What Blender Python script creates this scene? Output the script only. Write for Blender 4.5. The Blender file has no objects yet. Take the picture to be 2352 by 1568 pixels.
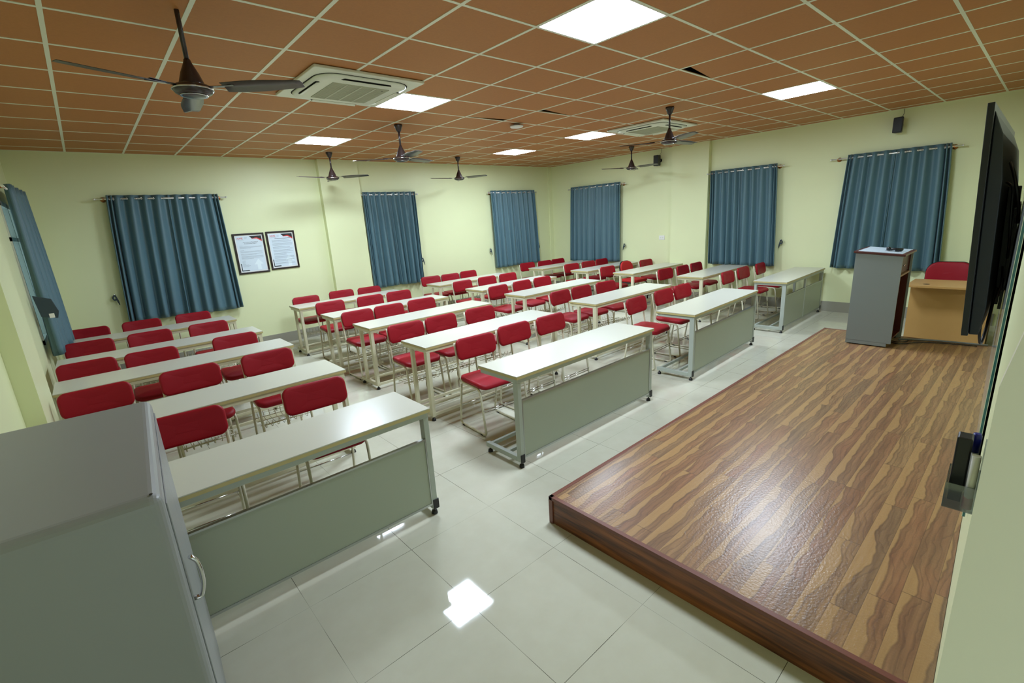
import bpy, bmesh, math, random
from mathutils import Vector, Matrix
random.seed(7)
PI = math.pi
S = bpy.context.scene
COL = S.collection

# ------------------------------------------------------------------ camera, world, exposure
H = 3.074            # ceiling height
cam_d = bpy.data.cameras.new('camera')
cam_d.sensor_width = 36.0
cam_d.lens = 1080.15 / 2352 * 36.0
cam_d.clip_start = 0.01
cam_d.clip_end = 60
cam = bpy.data.objects.new('camera', cam_d); COL.objects.link(cam)
R_ = [(0.74173229, -0.66794348, -0.06070194), (-0.21327707, -0.14909014, -0.96554908), (0.63588215, 0.72912526, -0.253042)]
right, down, fwd = [Vector(v) for v in R_]
mw = Matrix((right, -down, -fwd)).transposed().to_4x4()
mw.translation = Vector((0, 0, 1.88))
cam.matrix_world = mw
S.camera = cam

w = bpy.data.worlds.new('daylight'); S.world = w; w.use_nodes = True
bg = w.node_tree.nodes['Background']
bg.inputs[0].default_value = (0.72, 0.86, 0.95, 1); bg.inputs[1].default_value = 1.15
S.view_settings.view_transform = 'Standard'
S.view_settings.look = 'None'
S.view_settings.exposure = 0.0
S.view_settings.gamma = 1.0
S.view_settings.use_curve_mapping = False
PANEL_STRENGTH = 66.0          # radiance of the six ceiling light panels
PANEL_COLOR = (0.86, 1.0, 1.17)
try:
    S.cycles.max_bounces = 10; S.cycles.diffuse_bounces = 6; S.cycles.glossy_bounces = 4
    S.cycles.sample_clamp_indirect = 8; S.cycles.caustics_reflective = False; S.cycles.caustics_refractive = False
    S.cycles.use_denoising = True
except Exception:
    pass

# ------------------------------------------------------------------ materials
def lin(c):
    return tuple((x / 12.92 if x <= .04045 else ((x + .055) / 1.055) ** 2.4) for x in [v / 255 for v in c]) + (1,)

def mat(name, rgb, rough=.5, metal=0.0, spec=.5, bump=0, bscale=200, var=0, vscale=3, sheen=0, coat=0):
    m = bpy.data.materials.new(name); m.use_nodes = True
    nt = m.node_tree; b = nt.nodes['Principled BSDF']
    b.inputs['Base Color'].default_value = lin(rgb)
    b.inputs['Roughness'].default_value = rough
    b.inputs['Metallic'].default_value = metal
    b.inputs['Specular IOR Level'].default_value = spec
    if coat: b.inputs['Coat Weight'].default_value = coat; b.inputs['Coat Roughness'].default_value = .1
    if sheen: b.inputs['Sheen Weight'].default_value = sheen; b.inputs['Sheen Roughness'].default_value = .4
    geo = nt.nodes.new('ShaderNodeNewGeometry')
    if var:
        n = nt.nodes.new('ShaderNodeTexNoise'); n.inputs['Scale'].default_value = vscale; n.inputs['Detail'].default_value = 5
        nt.links.new(geo.outputs['Position'], n.inputs['Vector'])
        mx = nt.nodes.new('ShaderNodeMix'); mx.data_type = 'RGBA'
        mx.inputs['A'].default_value = tuple(v * (1 - var) for v in lin(rgb)[:3]) + (1,)
        mx.inputs['B'].default_value = tuple(min(1, v * (1 + var)) for v in lin(rgb)[:3]) + (1,)
        nt.links.new(n.outputs['Fac'], mx.inputs['Factor']); nt.links.new(mx.outputs['Result'], b.inputs['Base Color'])
    if bump:
        n = nt.nodes.new('ShaderNodeTexNoise'); n.inputs['Scale'].default_value = bscale; n.inputs['Detail'].default_value = 3
        nt.links.new(geo.outputs['Position'], n.inputs['Vector'])
        bp = nt.nodes.new('ShaderNodeBump'); bp.inputs['Strength'].default_value = bump; bp.inputs['Distance'].default_value = .002
        nt.links.new(n.outputs['Fac'], bp.inputs['Height']); nt.links.new(bp.outputs['Normal'], b.inputs['Normal'])
    return m

class NT:
    """tiny node-graph helper"""
    def __init__(s, m): s.t = m.node_tree; s.b = s.t.nodes['Principled BSDF']
    def n(s, typ, **k):
        x = s.t.nodes.new(typ)
        for a, v in k.items(): setattr(x, a, v)
        return x
    def l(s, a, b): s.t.links.new(a, b)
    def math(s, op, a, b=None, c=None):
        x = s.n('ShaderNodeMath', operation=op)
        for i, v in enumerate((a, b, c)):
            if v is None: continue
            if isinstance(v, (int, float)): x.inputs[i].default_value = v
            else: s.l(v, x.inputs[i])
        return x.outputs[0]
    def mix(s, f, a, b):
        x = s.n('ShaderNodeMix', data_type='RGBA')
        for k, v in (('Factor', f), ('A', a), ('B', b)):
            if isinstance(v, (int, float, tuple)): x.inputs[k].default_value = v
            else: s.l(v, x.inputs[k])
        return x.outputs['Result']
    def noise(s, vec, scale, detail=4, rough=.5):
        x = s.n('ShaderNodeTexNoise'); x.inputs['Scale'].default_value = scale; x.inputs['Detail'].default_value = detail
        x.inputs['Roughness'].default_value = rough; s.l(vec, x.inputs['Vector']); return x.outputs['Fac']
    def comb(s, x, y, z=0.0):
        c = s.n('ShaderNodeCombineXYZ')
        for i, v in enumerate((x, y, z)):
            if isinstance(v, (int, float)): c.inputs[i].default_value = v
            else: s.l(v, c.inputs[i])
        return c.outputs[0]
    def white(s, vec):
        x = s.n('ShaderNodeTexWhiteNoise', noise_dimensions='3D'); s.l(vec, x.inputs['Vector']); return x

def wood_planks():
    """laminate strips 10 cm wide running along x: pale sapwood edge, wavy dark line, brown heartwood"""
    m = mat('plank_laminate', (150, 115, 80), .29, spec=.6); g = NT(m)
    geo = g.n('ShaderNodeNewGeometry'); sep = g.n('ShaderNodeSeparateXYZ'); g.l(geo.outputs['Position'], sep.inputs[0])
    X, Y, Z = sep.outputs
    yy = g.math('DIVIDE', Y, .1); iy = g.math('FLOOR', yy); v = g.math('SUBTRACT', 1.0, g.math('FRACT', yy))
    r1 = g.white(g.comb(iy, 3.0)).outputs['Value']
    xx = g.math('ADD', g.math('DIVIDE', X, 1.0), g.math('MULTIPLY', r1, 7.0)); ix = g.math('FLOOR', xx); u = g.math('FRACT', xx)
    cell = g.white(g.comb(ix, iy)); r2 = cell.outputs['Value']; cs = g.n('ShaderNodeSeparateColor'); g.l(cell.outputs['Color'], cs.inputs[0])
    rb, rc = cs.outputs[1], cs.outputs[2]
    # wavy sapwood border
    wv = g.noise(g.comb(g.math('MULTIPLY', X, 2.6), g.math('MULTIPLY', iy, 7.3), g.math('MULTIPLY', r2, 9.0)), 1.0, 3, .5)
    edge = g.math('ADD', g.math('MULTIPLY', g.math('SUBTRACT', wv, .5), 1.45), g.math('MULTIPLY_ADD', r2, .38, .10))
    d = g.math('SUBTRACT', v, edge)
    heart = g.n('ShaderNodeMapRange', interpolation_type='SMOOTHSTEP'); heart.inputs['From Min'].default_value = -.03; heart.inputs['From Max'].default_value = .07
    g.l(d, heart.inputs['Value'])
    grain = g.noise(g.comb(g.math('MULTIPLY', X, 2.2), g.math('MULTIPLY', Y, 38.0), g.math('MULTIPLY', r2, 20.0)), 1.0, 6, .65)
    fine = g.noise(g.comb(g.math('MULTIPLY', X, 14.0), g.math('MULTIPLY', Y, 260.0), 0.0), 1.0, 3, .6)
    blot = g.noise(g.comb(g.math('MULTIPLY', X, 4.0), g.math('MULTIPLY', Y, 11.0), g.math('MULTIPLY', rb, 20.0)), 1.0, 3)
    sap = g.mix(grain, lin((178, 142, 94)), lin((154, 118, 74)))
    hc = g.mix(rb, lin((166, 132, 88)), lin((142, 114, 80)))
    hc = g.mix(g.math('MULTIPLY', g.math('MULTIPLY', rc, blot), 1.5), hc, lin((156, 108, 74)))
    hc = g.mix(g.math('MULTIPLY', g.math('SUBTRACT', grain, .34), 1.9), hc, lin((88, 62, 46)))
    # darker flame figure following the border, and broad smoky patches
    fl = g.math('FRACT', g.math('ADD', g.math('MULTIPLY', d, 3.2), g.math('MULTIPLY', blot, 2.4)))
    flm = g.n('ShaderNodeMapRange', interpolation_type='SMOOTHSTEP'); flm.inputs['From Min'].default_value = .62; flm.inputs['From Max'].default_value = 1.0; g.l(fl, flm.inputs['Value'])
    hc = g.mix(g.math('MULTIPLY', flm.outputs[0], .42), hc, lin((84, 60, 46)))
    base = g.mix(heart.outputs[0], sap, hc)
    ln = g.n('ShaderNodeMapRange'); ln.inputs['From Min'].default_value = .07; ln.inputs['From Max'].default_value = .0
    g.l(g.math('ABSOLUTE', g.math('SUBTRACT', d, .03)), ln.inputs['Value'])
    base = g.mix(g.math('MULTIPLY', g.math('MULTIPLY', ln.outputs[0], blot), .9), base, lin((62, 42, 34)))
    base = g.mix(g.math('MULTIPLY', fine, .25), base, lin((90, 66, 50)))
    # joints
    jy = g.math('LESS_THAN', g.math('ABSOLUTE', g.math('SUBTRACT', v, .5)), .488)
    jx = g.math('LESS_THAN', g.math('ABSOLUTE', g.math('SUBTRACT', u, .5)), .4975)
    base = g.mix(g.math('MULTIPLY_ADD', g.math('MULTIPLY', jx, jy), -.45, .45), base, lin((60, 44, 34)))
    g.l(base, g.b.inputs['Base Color'])
    peb = g.noise(geo.outputs['Position'], 80, 2)
    bp = g.n('ShaderNodeBump'); bp.inputs['Strength'].default_value = .7; bp.inputs['Distance'].default_value = .0014
    g.l(g.math('ADD', peb, g.math('MULTIPLY', grain, .5)), bp.inputs['Height']); g.l(bp.outputs['Normal'], g.b.inputs['Normal'])
    return m

def dark_wood():
    m = mat('dark_side_laminate', (92, 52, 30), .35); g = NT(m)
    geo = g.n('ShaderNodeNewGeometry'); sep = g.n('ShaderNodeSeparateXYZ'); g.l(geo.outputs['Position'], sep.inputs[0])
    X, Y, Z = sep.outputs
    a = g.noise(g.comb(g.math('MULTIPLY', Y, 1.6), g.math('MULTIPLY', X, 1.6), g.math('MULTIPLY', Z, 26.0)), 1.0, 6, .6)
    st = g.n('ShaderNodeMapRange'); st.inputs['From Min'].default_value = .35; st.inputs['From Max'].default_value = .65; g.l(a, st.inputs['Value'])
    g.l(g.mix(st.outputs[0], lin((66, 34, 20)), lin((150, 90, 50))), g.b.inputs['Base Color'])
    return m

def floor_tiles():
    m = mat('polished_floor_tile', (190, 190, 172), .09, spec=.5); g = NT(m)
    geo = g.n('ShaderNodeNewGeometry'); sep = g.n('ShaderNodeSeparateXYZ'); g.l(geo.outputs['Position'], sep.inputs[0])
    X, Y, Z = sep.outputs
    tx = g.math('DIVIDE', g.math('SUBTRACT', X, .478), .6); ty = g.math('DIVIDE', g.math('SUBTRACT', Y, 1.069), .6)
    fx = g.math('ABSOLUTE', g.math('SUBTRACT', g.math('FRACT', tx), .5)); fy = g.math('ABSOLUTE', g.math('SUBTRACT', g.math('FRACT', ty), .5))
    mx = g.math('MAXIMUM', fx, fy)
    j = g.math('GREATER_THAN', mx, .4978)
    patch = g.noise(geo.outputs['Position'], 1.7, 3)
    pm = g.n('ShaderNodeMapRange'); pm.inputs['From Min'].default_value = .38; pm.inputs['From Max'].default_value = .56; g.l(patch, pm.inputs['Value'])
    cloud = g.noise(geo.outputs['Position'], 9, 5, .6)
    base = g.mix(cloud, lin((186, 184, 164)), lin((198, 198, 180)))
    base = g.mix(g.math('MULTIPLY', j, g.math('MULTIPLY_ADD', pm.outputs[0], .75, .2)), base, lin((70, 66, 55)))
    g.l(base, g.b.inputs['Base Color'])
    smear = g.noise(geo.outputs['Position'], 3.0, 5, .7)
    g.l(g.math('MULTIPLY_ADD', smear, .05, .02), g.b.inputs['Roughness'])
    g.b.inputs['IOR'].default_value = 1.36
    return m

M = {}
M['wall'] = mat('pale_yellow_wall_paint', (222, 228, 182), .42, spec=.35, var=.03, vscale=2)
M['cream'] = mat('cream_plaster', (238, 236, 214), .5, var=.02)
M['ceil'] = mat('brown_cork_tile', (176, 118, 66), .55, spec=.25, var=.10, vscale=60, bump=.15, bscale=150)
M['tee'] = mat('white_ceiling_tee', (222, 226, 206), .4)
M['dark'] = mat('dark_void', (20, 18, 15), .9)
M['floor'] = floor_tiles()
M['skirt'] = mat('grey_skirting_tile', (150, 148, 134), .3, var=.04)
M['plank'] = wood_planks()
M['dwood'] = dark_wood()
M['trimwood'] = mat('reddish_edge_strip', (112, 66, 52), .35, var=.15, vscale=30)
M['top'] = mat('white_laminate', (198, 198, 182), .25, spec=.3, var=.012, vscale=8)
M['band'] = mat('yellowed_edge_band', (186, 172, 118), .45, var=.08, vscale=20)
M['cframe'] = mat('cream_powder_coat', (206, 202, 172), .35, spec=.5, var=.06, vscale=25)
M['gframe'] = mat('grey_green_powder_coat', (168, 176, 166), .38, var=.03)
M['panel'] = mat('grey_green_modesty_board', (160, 168, 150), .42, var=.02)
M['alu'] = mat('brushed_aluminium', (176, 180, 176), .3, metal=.9)
M['black'] = mat('black_plastic', (16, 16, 17), .4)
M['red'] = mat('maroon_leatherette', (142, 16, 30), .45, spec=.22, bump=.25, bscale=500, var=.06, vscale=12)
M['redbright'] = mat('bright_red_fabric', (178, 26, 26), .8, bump=.2, bscale=600)
M['chair_tube'] = mat('cream_chair_tube', (204, 200, 174), .28, spec=.5, var=.12, vscale=40)
M['chrome'] = mat('chrome', (205, 205, 205), .12, metal=1)
M['curtain'] = mat('blue_grey_satin', (82, 114, 124), .45, spec=.5, sheen=.15, bump=.1, bscale=900)
M['rod'] = mat('steel_curtain_rod', (236, 236, 230), .25, metal=.55)
M['bracket'] = mat('copper_bracket', (170, 110, 60), .3, metal=.8)
M['fan'] = mat('brown_fan_enamel', (46, 34, 32), .25, spec=.6)
M['blade'] = mat('brown_fan_blade', (66, 58, 54), .3)
M['ac'] = mat('white_ac_plastic', (214, 218, 200), .4)
M['acgrille'] = mat('ac_grille_shade', (178, 180, 156), .6)
M['podgrey'] = mat('grey_laminate', (122, 130, 128), .4, var=.015)
M['podred'] = mat('mahogany_laminate', (70, 26, 20), .35, var=.2, vscale=14)
M['podtop'] = mat('pale_blue_grey_laminate', (176, 188, 194), .3)
M['podedge'] = mat('pinkish_wood_edge', (150, 112, 88), .4, var=.1, vscale=30)
M['beech'] = mat('beech_laminate', (186, 146, 88), .38, var=.06, vscale=6)
M['locker'] = mat('grey_steel_locker', (138, 141, 140), .38, spec=.5, var=.02, vscale=5)
M['tv'] = mat('black_tv_shell', (14, 16, 18), .35)
M['tvback'] = mat('dark_tv_back', (26, 30, 33), .45)
M['screen'] = mat('dark_screen', (4, 4, 6), .08)
M['glassedge'] = mat('teal_glass_edge', (34, 100, 112), .15, spec=.7)
M['glassboard'] = mat('white_backed_glass', (214, 226, 222), .05, spec=.6)
M['paper'] = mat('pale_blue_paper', (206, 220, 228), .5)
M['paperlight'] = mat('light_arrow_print', (220, 234, 238), .5)
M['white'] = mat('white_plastic', (228, 228, 222), .4)
M['ink'] = mat('black_ink', (22, 22, 24), .5)
M['greyink'] = mat('grey_text_ink', (120, 132, 140), .5)
M['redink'] = mat('red_ink', (205, 50, 40), .5)
M['frame'] = mat('dark_brown_frame', (34, 22, 18), .3, spec=.5)
M['bluecap'] = mat('blue_marker_cap', (14, 24, 120), .35)
M['redcap'] = mat('red_marker_cap', (190, 14, 18), .35)
M['markerwhite'] = mat('white_marker_barrel', (200, 200, 190), .4)
M['conduit'] = mat('grey_conduit', (120, 122, 120), .5)
M['tie'] = mat('dark_tie_fabric', (44, 60, 68), .6)
M['winframe'] = mat('white_aluminium_frame', (206, 210, 200), .4)
def glassy(name, tint, fac):
    m = bpy.data.materials.new(name); m.use_nodes = True; nt = m.node_tree
    for n in list(nt.nodes): nt.nodes.remove(n)
    o = nt.nodes.new('ShaderNodeOutputMaterial'); mx = nt.nodes.new('ShaderNodeMixShader'); t = nt.nodes.new('ShaderNodeBsdfTransparent'); gl = nt.nodes.new('ShaderNodeBsdfGlossy')
    t.inputs[0].default_value = tint; gl.inputs['Roughness'].default_value = .05; mx.inputs[0].default_value = fac
    nt.links.new(t.outputs[0], mx.inputs[1]); nt.links.new(gl.outputs[0], mx.inputs[2]); nt.links.new(mx.outputs[0], o.inputs[0])
    return m
M['glass'] = glassy('clear_window_glass', (.85, .95, .95, 1), .1)
M['acrylic'] = glassy('smoky_acrylic', (.62, .66, .68, 1), .14)
em = bpy.data.materials.new('light_panel_diffuser'); em.use_nodes = True
eb = em.node_tree.nodes['Principled BSDF']; eb.inputs['Base Color'].default_value = (.9, .9, .9, 1)
eb.inputs['Emission Color'].default_value = PANEL_COLOR + (1,); eb.inputs['Emission Strength'].default_value = PANEL_STRENGTH
M['emit'] = em

# ------------------------------------------------------------------ mesh helpers
def box(bm, x0, y0, z0, x1, y1, z1, mi=0):
    vs = [bm.verts.new(p) for p in ((x0, y0, z0), (x1, y0, z0), (x1, y1, z0), (x0, y1, z0), (x0, y0, z1), (x1, y0, z1), (x1, y1, z1), (x0, y1, z1))]
    for f in ((0, 3, 2, 1), (4, 5, 6, 7), (0, 1, 5, 4), (1, 2, 6, 5), (2, 3, 7, 6), (3, 0, 4, 7)):
        bm.faces.new([vs[i] for i in f]).material_index = mi
    return vs

def prism(bm, pts, a, b, axis='z', mi=0):
    """extrude a 2-D polygon; axis z: pts=(x,y); y: pts=(x,z); x: pts=(y,z)"""
    def P(p, t): return (p[0], p[1], t) if axis == 'z' else ((p[0], t, p[1]) if axis == 'y' else (t, p[0], p[1]))
    A = [bm.verts.new(P(p, a)) for p in pts]; B = [bm.verts.new(P(p, b)) for p in pts]
    n = len(pts); fs = [bm.faces.new(A), bm.faces.new(B)]
    for i in range(n): fs.append(bm.faces.new((A[i], A[(i + 1) % n], B[(i + 1) % n], B[i])))
    for f in fs: f.material_index = mi
    return fs

def fillet(pts, r, n=5):
    """round the corners of a 3-D polyline"""
    out = [Vector(pts[0])]
    for i in range(1, len(pts) - 1):
        p = Vector(pts[i]); a = Vector(pts[i - 1]) - p; b = Vector(pts[i + 1]) - p
        rr = min(r, a.length * .48, b.length * .48)
        p0 = p + a.normalized() * rr; p1 = p + b.normalized() * rr
        for k in range(n + 1):
            t = k / n; out.append(p0 * (1 - t) ** 2 + p * 2 * t * (1 - t) + p1 * t * t)
    out.append(Vector(pts[-1])); return out

def tube(bm, pts, r, seg=8, cap=True, mi=0, flat=1.0):
    pts = [Vector(p) for p in pts]; rings = []
    t = (pts[1] - pts[0]).normalized(); up = Vector((0, 0, 1)) if abs(t.z) < .9 else Vector((1, 0, 0))
    nrm = (up - t * up.dot(t)).normalized()
    for i, p in enumerate(pts):
        if i == 0: tt = pts[1] - pts[0]
        elif i == len(pts) - 1: tt = pts[-1] - pts[-2]
        else: tt = (pts[i + 1] - p).normalized() + (p - pts[i - 1]).normalized()
        tt = tt.normalized(); nrm = (nrm - tt * nrm.dot(tt)).normalized(); bi = tt.cross(nrm)
        rad = r[i] if isinstance(r, (list, tuple)) else r
        rings.append([bm.verts.new(p + nrm * math.cos(2 * PI * k / seg) * rad + bi * math.sin(2 * PI * k / seg) * rad * flat) for k in range(seg)])
    for a, b in zip(rings, rings[1:]):
        for k in range(seg):
            f = bm.faces.new((a[k], a[(k + 1) % seg], b[(k + 1) % seg], b[k])); f.smooth = True; f.material_index = mi
    if cap:
        bm.faces.new(rings[0][::-1]).material_index = mi; bm.faces.new(rings[-1]).material_index = mi

def lathe(bm, prof, c=(0, 0, 0), seg=24, mi=0, axis='z'):
    rings = []
    for r, z in prof:
        ring = []
        for k in range(seg):
            a = 2 * PI * k / seg; v = (r * math.cos(a), r * math.sin(a), z)
            if axis == 'y': v = (v[0], v[2], v[1])
            if axis == 'x': v = (v[2], v[0], v[1])
            ring.append(bm.verts.new((v[0] + c[0], v[1] + c[1], v[2] + c[2])))
        rings.append(ring)
    for a, b in zip(rings, rings[1:]):
        for k in range(seg):
            f = bm.faces.new((a[k], a[(k + 1) % seg], b[(k + 1) % seg], b[k])); f.smooth = True; f.material_index = mi
    for ring in (rings[0], rings[-1]): bm.faces.new(ring).material_index = mi

def rrect(w_, h_, r, n=5):
    out = []
    for cx, cy, a0 in ((w_ / 2 - r, h_ / 2 - r, 0), (-w_ / 2 + r, h_ / 2 - r, PI / 2), (-w_ / 2 + r, -h_ / 2 + r, PI), (w_ / 2 - r, -h_ / 2 + r, 1.5 * PI)):
        for k in range(n + 1):
            a = a0 + PI / 2 * k / n; out.append((cx + r * math.cos(a), cy + r * math.sin(a)))
    return out

def pad(bm, w_, h_, t, r, edge=.016, mi=0, fn=None, rings=4, n=6):
    """soft cushion: rounded rectangle in XY, thickness t along Z, rounded rim and domed faces; fn maps the points"""
    fn = fn or (lambda p: p)
    lay = []
    for k in range(-rings, rings + 1):
        a = k / rings * PI / 2
        ins = edge * (1 - math.cos(a)); z = (t / 2) * math.sin(a)
        lay.append([bm.verts.new(fn(Vector((x, y, z)))) for x, y in rrect(w_ - 2 * ins, h_ - 2 * ins, max(r - ins, .005), n)])
    for a, b in zip(lay, lay[1:]):
        m_ = len(a)
        for k in range(m_):
            f = bm.faces.new((a[k], a[(k + 1) % m_], b[(k + 1) % m_], b[k])); f.smooth = True; f.material_index = mi
    for ring, sg in ((lay[0], -1), (lay[-1], 1)):
        prev = ring
        for sc, dz in ((.66, .004), (.33, .006)):
            nr = [bm.verts.new(fn(Vector((x * sc, y * sc, sg * (t / 2 + dz))))) for x, y in rrect(w_ - 2 * edge, h_ - 2 * edge, max(r - edge, .005), n)]
            for k in range(len(prev)):
                f = bm.faces.new((prev[k], prev[(k + 1) % len(prev)], nr[(k + 1) % len(prev)], nr[k])); f.smooth = True; f.material_index = mi
            prev = nr
        bm.faces.new(prev).material_index = mi

def obj(name, bm, mats, parent=None, bevel=0, loc=None, label=None, kind=None):
    bmesh.ops.recalc_face_normals(bm, faces=bm.faces)
    me = bpy.data.meshes.new(name); bm.to_mesh(me); bm.free()
    for m_ in (mats if isinstance(mats, (list, tuple)) else [mats]): me.materials.append(M[m_] if isinstance(m_, str) else m_)
    o = bpy.data.objects.new(name, me); COL.objects.link(o)
    if parent: o.parent = parent
    if loc: o.location = loc
    if bevel:
        b = o.modifiers.new('bevel', 'BEVEL'); b.width = bevel; b.segments = 2; b.limit_method = 'ANGLE'; b.angle_limit = math.radians(40)
    if label: o['label'] = label
    if kind: o['kind'] = kind
    return o

def thing(name, label, cat, loc=(0, 0, 0), rz=0, group=None):
    o = bpy.data.objects.new(name, None); COL.objects.link(o); o.empty_display_size = .1
    o.location = loc; o.rotation_euler = (0, 0, rz); o['label'] = label; o['category'] = cat
    if group: o['group'] = group
    return o

def tag(o, label, cat, group=None):
    o['label'] = label; o['category'] = cat
    if group: o['group'] = group
    return o

def dup(root, loc, rz, label, group=None):
    r = root.copy(); COL.objects.link(r); r.location = loc; r.rotation_euler = (0, 0, rz); r['label'] = label
    if group: r['group'] = group
    for ch in list(root.children):
        c = ch.copy(); COL.objects.link(c); c.parent = r
        for g_ in list(ch.children):
            d = g_.copy(); COL.objects.link(d); d.parent = c
    return r

def text(name, body, size, m_, parent, loc, rot, align='LEFT', sx=1.0):
    cu = bpy.data.curves.new(name, 'FONT'); cu.body = body; cu.size = size; cu.align_x = align; cu.extrude = .0004
    t = bpy.data.objects.new(name + '_curve', cu); COL.objects.link(t)
    bpy.context.view_layer.update()
    dg = bpy.context.evaluated_depsgraph_get()
    me = bpy.data.meshes.new_from_object(t.evaluated_get(dg)); bpy.data.objects.remove(t)
    me.materials.clear(); me.materials.append(M[m_])
    o = bpy.data.objects.new(name, me); COL.objects.link(o); o.parent = parent; o.location = loc; o.rotation_euler = rot; o.scale = (sx, 1, 1)
    return o

# ------------------------------------------------------------------ room
XL, XR, YB = -0.52, 9.32, 8.77
def yw(x): return .0375 * x - .035       # room face of the front wall (very slightly out of square)
XI = 0.80                                 # the front wall starts here; the corner by the camera is recessed
def struct(o): o['kind'] = 'structure'; return o

bm = bmesh.new(); box(bm, XL - .3, -.9, -.12, XR + .3, YB + .3, 0)
struct(obj('floor', bm, 'floor'))

def wall_mesh(bm, u0, u1, holes, P):
    """wall from u0 to u1 with rectangular holes (a,b,z0,z1); P(u,d,z): d = depth behind the face"""
    TH = .2
    def b(a, c, z0, z1):
        vs = [bm.verts.new(P(*q)) for q in ((a, 0, z0), (c, 0, z0), (c, TH, z0), (a, TH, z0), (a, 0, z1), (c, 0, z1), (c, TH, z1), (a, TH, z1))]
        for f in ((0, 3, 2, 1), (4, 5, 6, 7), (0, 1, 5, 4), (1, 2, 6, 5), (2, 3, 7, 6), (3, 0, 4, 7)): bm.faces.new([vs[i] for i in f])
    cur = u0
    for a, c, z0, z1 in sorted(holes):
        b(cur, a, 0, H + .3); b(a, c, 0, z0); b(a, c, z1, H + .3); cur = c
    b(cur, u1, 0, H + .3)
PB = lambda u, d, z: (u, YB + d, z)
PR = lambda u, d, z: (XR + d, u, z)
PL = lambda u, d, z: (XL - d, u, z)
WZ = (.88, 2.36)
HB = [(.45, 1.62), (4.2, 5.1), (7.4, 8.45)]
HR = [(1.2, 2.22), (3.42, 4.42), (6.75, 7.9)]
HL = [(6.95, 8.15)]
bm = bmesh.new(); wall_mesh(bm, XL - .2, XR + .2, [h + WZ for h in HB], PB); box(bm, 3.34, YB - .11, 0, 4.06, YB, H); box(bm, 9.2, YB - .03, 0, XR, YB, H)
struct(obj('wall_back', bm, 'wall'))
bm = bmesh.new(); wall_mesh(bm, -.9, YB, [h + WZ for h in HR], PR); box(bm, XR - .09, 4.55, 0, XR, 5.32, H)
struct(obj('wall_right', bm, 'wall'))
bm = bmesh.new(); wall_mesh(bm, -.9, YB, [h + WZ for h in HL], PL); box(bm, XL, 4.28, 0, XL + .1, 5.0, H)
struct(obj('wall_left', bm, 'wall'))
bm = bmesh.new(); prism(bm, [(XI, yw(XI)), (XR + .01, yw(XR + .01)), (XR + .01, -.7), (XI, -.7)], 0, H + .3)
struct(obj('wall_front', bm, 'wall'))
bm = bmesh.new(); box(bm, XL - .2, -.9, 0, XL + .12, -.7, H + .3); box(bm, XI - .05, -.9, 0, XI + .1, -.7, H + .3); box(bm, XL + .12, -.9, 2.15, XI - .05, -.7, H + .3)   # unseen doorway opening behind the camera, added to let light onto the near corner
struct(obj('wall_recess', bm, 'cream'))
# cream door jamb right beside the camera, top corner chamfered
bm = bmesh.new(); prism(bm, [(-.6, 0), (.0132, 0), (.0129, 1.647), (.0026, 1.714), (-.0045, 1.77), (-.6, 1.77)], XI - .015, XI + .02, 'x')
struct(obj('trim_1', bm, 'cream'))

# skirting tiles
SK = .172
def base(name, segs):
    bm = bmesh.new()
    for s_ in segs: box(bm, s_[0], s_[1], 0, s_[2], s_[3], SK)
    struct(obj(name, bm, 'skirt'))
base('baseboard_back', [(XL, YB - .012, 3.34, YB), (3.33, YB - .122, 4.07, YB), (4.06, YB - .012, XR, YB)])
base('baseboard_right', [(XR - .012, .35, XR, 4.55), (XR - .102, 4.54, XR, 5.33), (XR - .012, 5.32, XR, YB)])
base('baseboard_left', [(XL, -.7, XL + .012, 4.28), (XL, 4.27, XL + .112, 5.01), (XL, 5.0, XL + .012, YB)])

# ceiling: cork tiles in a tee grid
GX0, GY0, G = .10, .033, .6
lights = [(4, 3), (4, 7), (4, 11), (10, 3), (10, 8), (10, 11)]
AC1 = (2.03, 4.28); AC2 = (6.73, 4.22)
gaps = {(6, 7): ((0, .055),), (7, 6): ((0, .05),), (7, 3): ((0, .06),)}
bm = bmesh.new()
for i in range(-2, 16):
    for j in range(-2, 15):
        if (i, j) in lights: continue
        x0, x1 = GX0 + i * G, GX0 + (i + 1) * G; y0, y1 = GY0 + j * G, GY0 + (j + 1) * G
        x0 = max(x0, XL - .05); x1 = min(x1, XR + .05); y1 = min(y1, YB + .05); y0 = max(y0, -.8)
        if x1 - x0 < .02 or y1 - y0 < .02: continue
        ya = yb = y1
        if (i, j) == (6, 7): yb = y1 - .10; ya = y1 - .012
        if (i, j) in ((7, 6), (7, 3)): ya = y1 - .10; yb = y1 - .012
        prism(bm, [(x0, y0), (x1, y0), (x1, yb), (x0, ya)], H, H + .012)
ceil = struct(obj('ceiling', bm, 'ceil'))
bm = bmesh.new(); box(bm, XL - .2, -.9, H + .28, XR + .2, YB + .2, H + .34)
obj('ceiling_void', bm, 'dark', ceil)
bm = bmesh.new()
for i in range(-1, 16):
    x = GX0 + i * G
    if XL < x < XR: box(bm, x - .012, -.7, H - .003, x + .012, YB, H + .002)
for j in range(-1, 15):
    y = GY0 + j * G
    if y < YB: box(bm, XL, y - .011, H - .0025, XR, y + .011, H + .0015)
box(bm, XL, YB - .02, H - .003, XR, YB, H + .001); box(bm, XR - .02, 0, H - .003, XR, YB, H + .001); box(bm, XL, -.7, H - .003, XL + .02, YB, H + .001)
obj('ceiling_grid', bm, 'tee', ceil)

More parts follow.
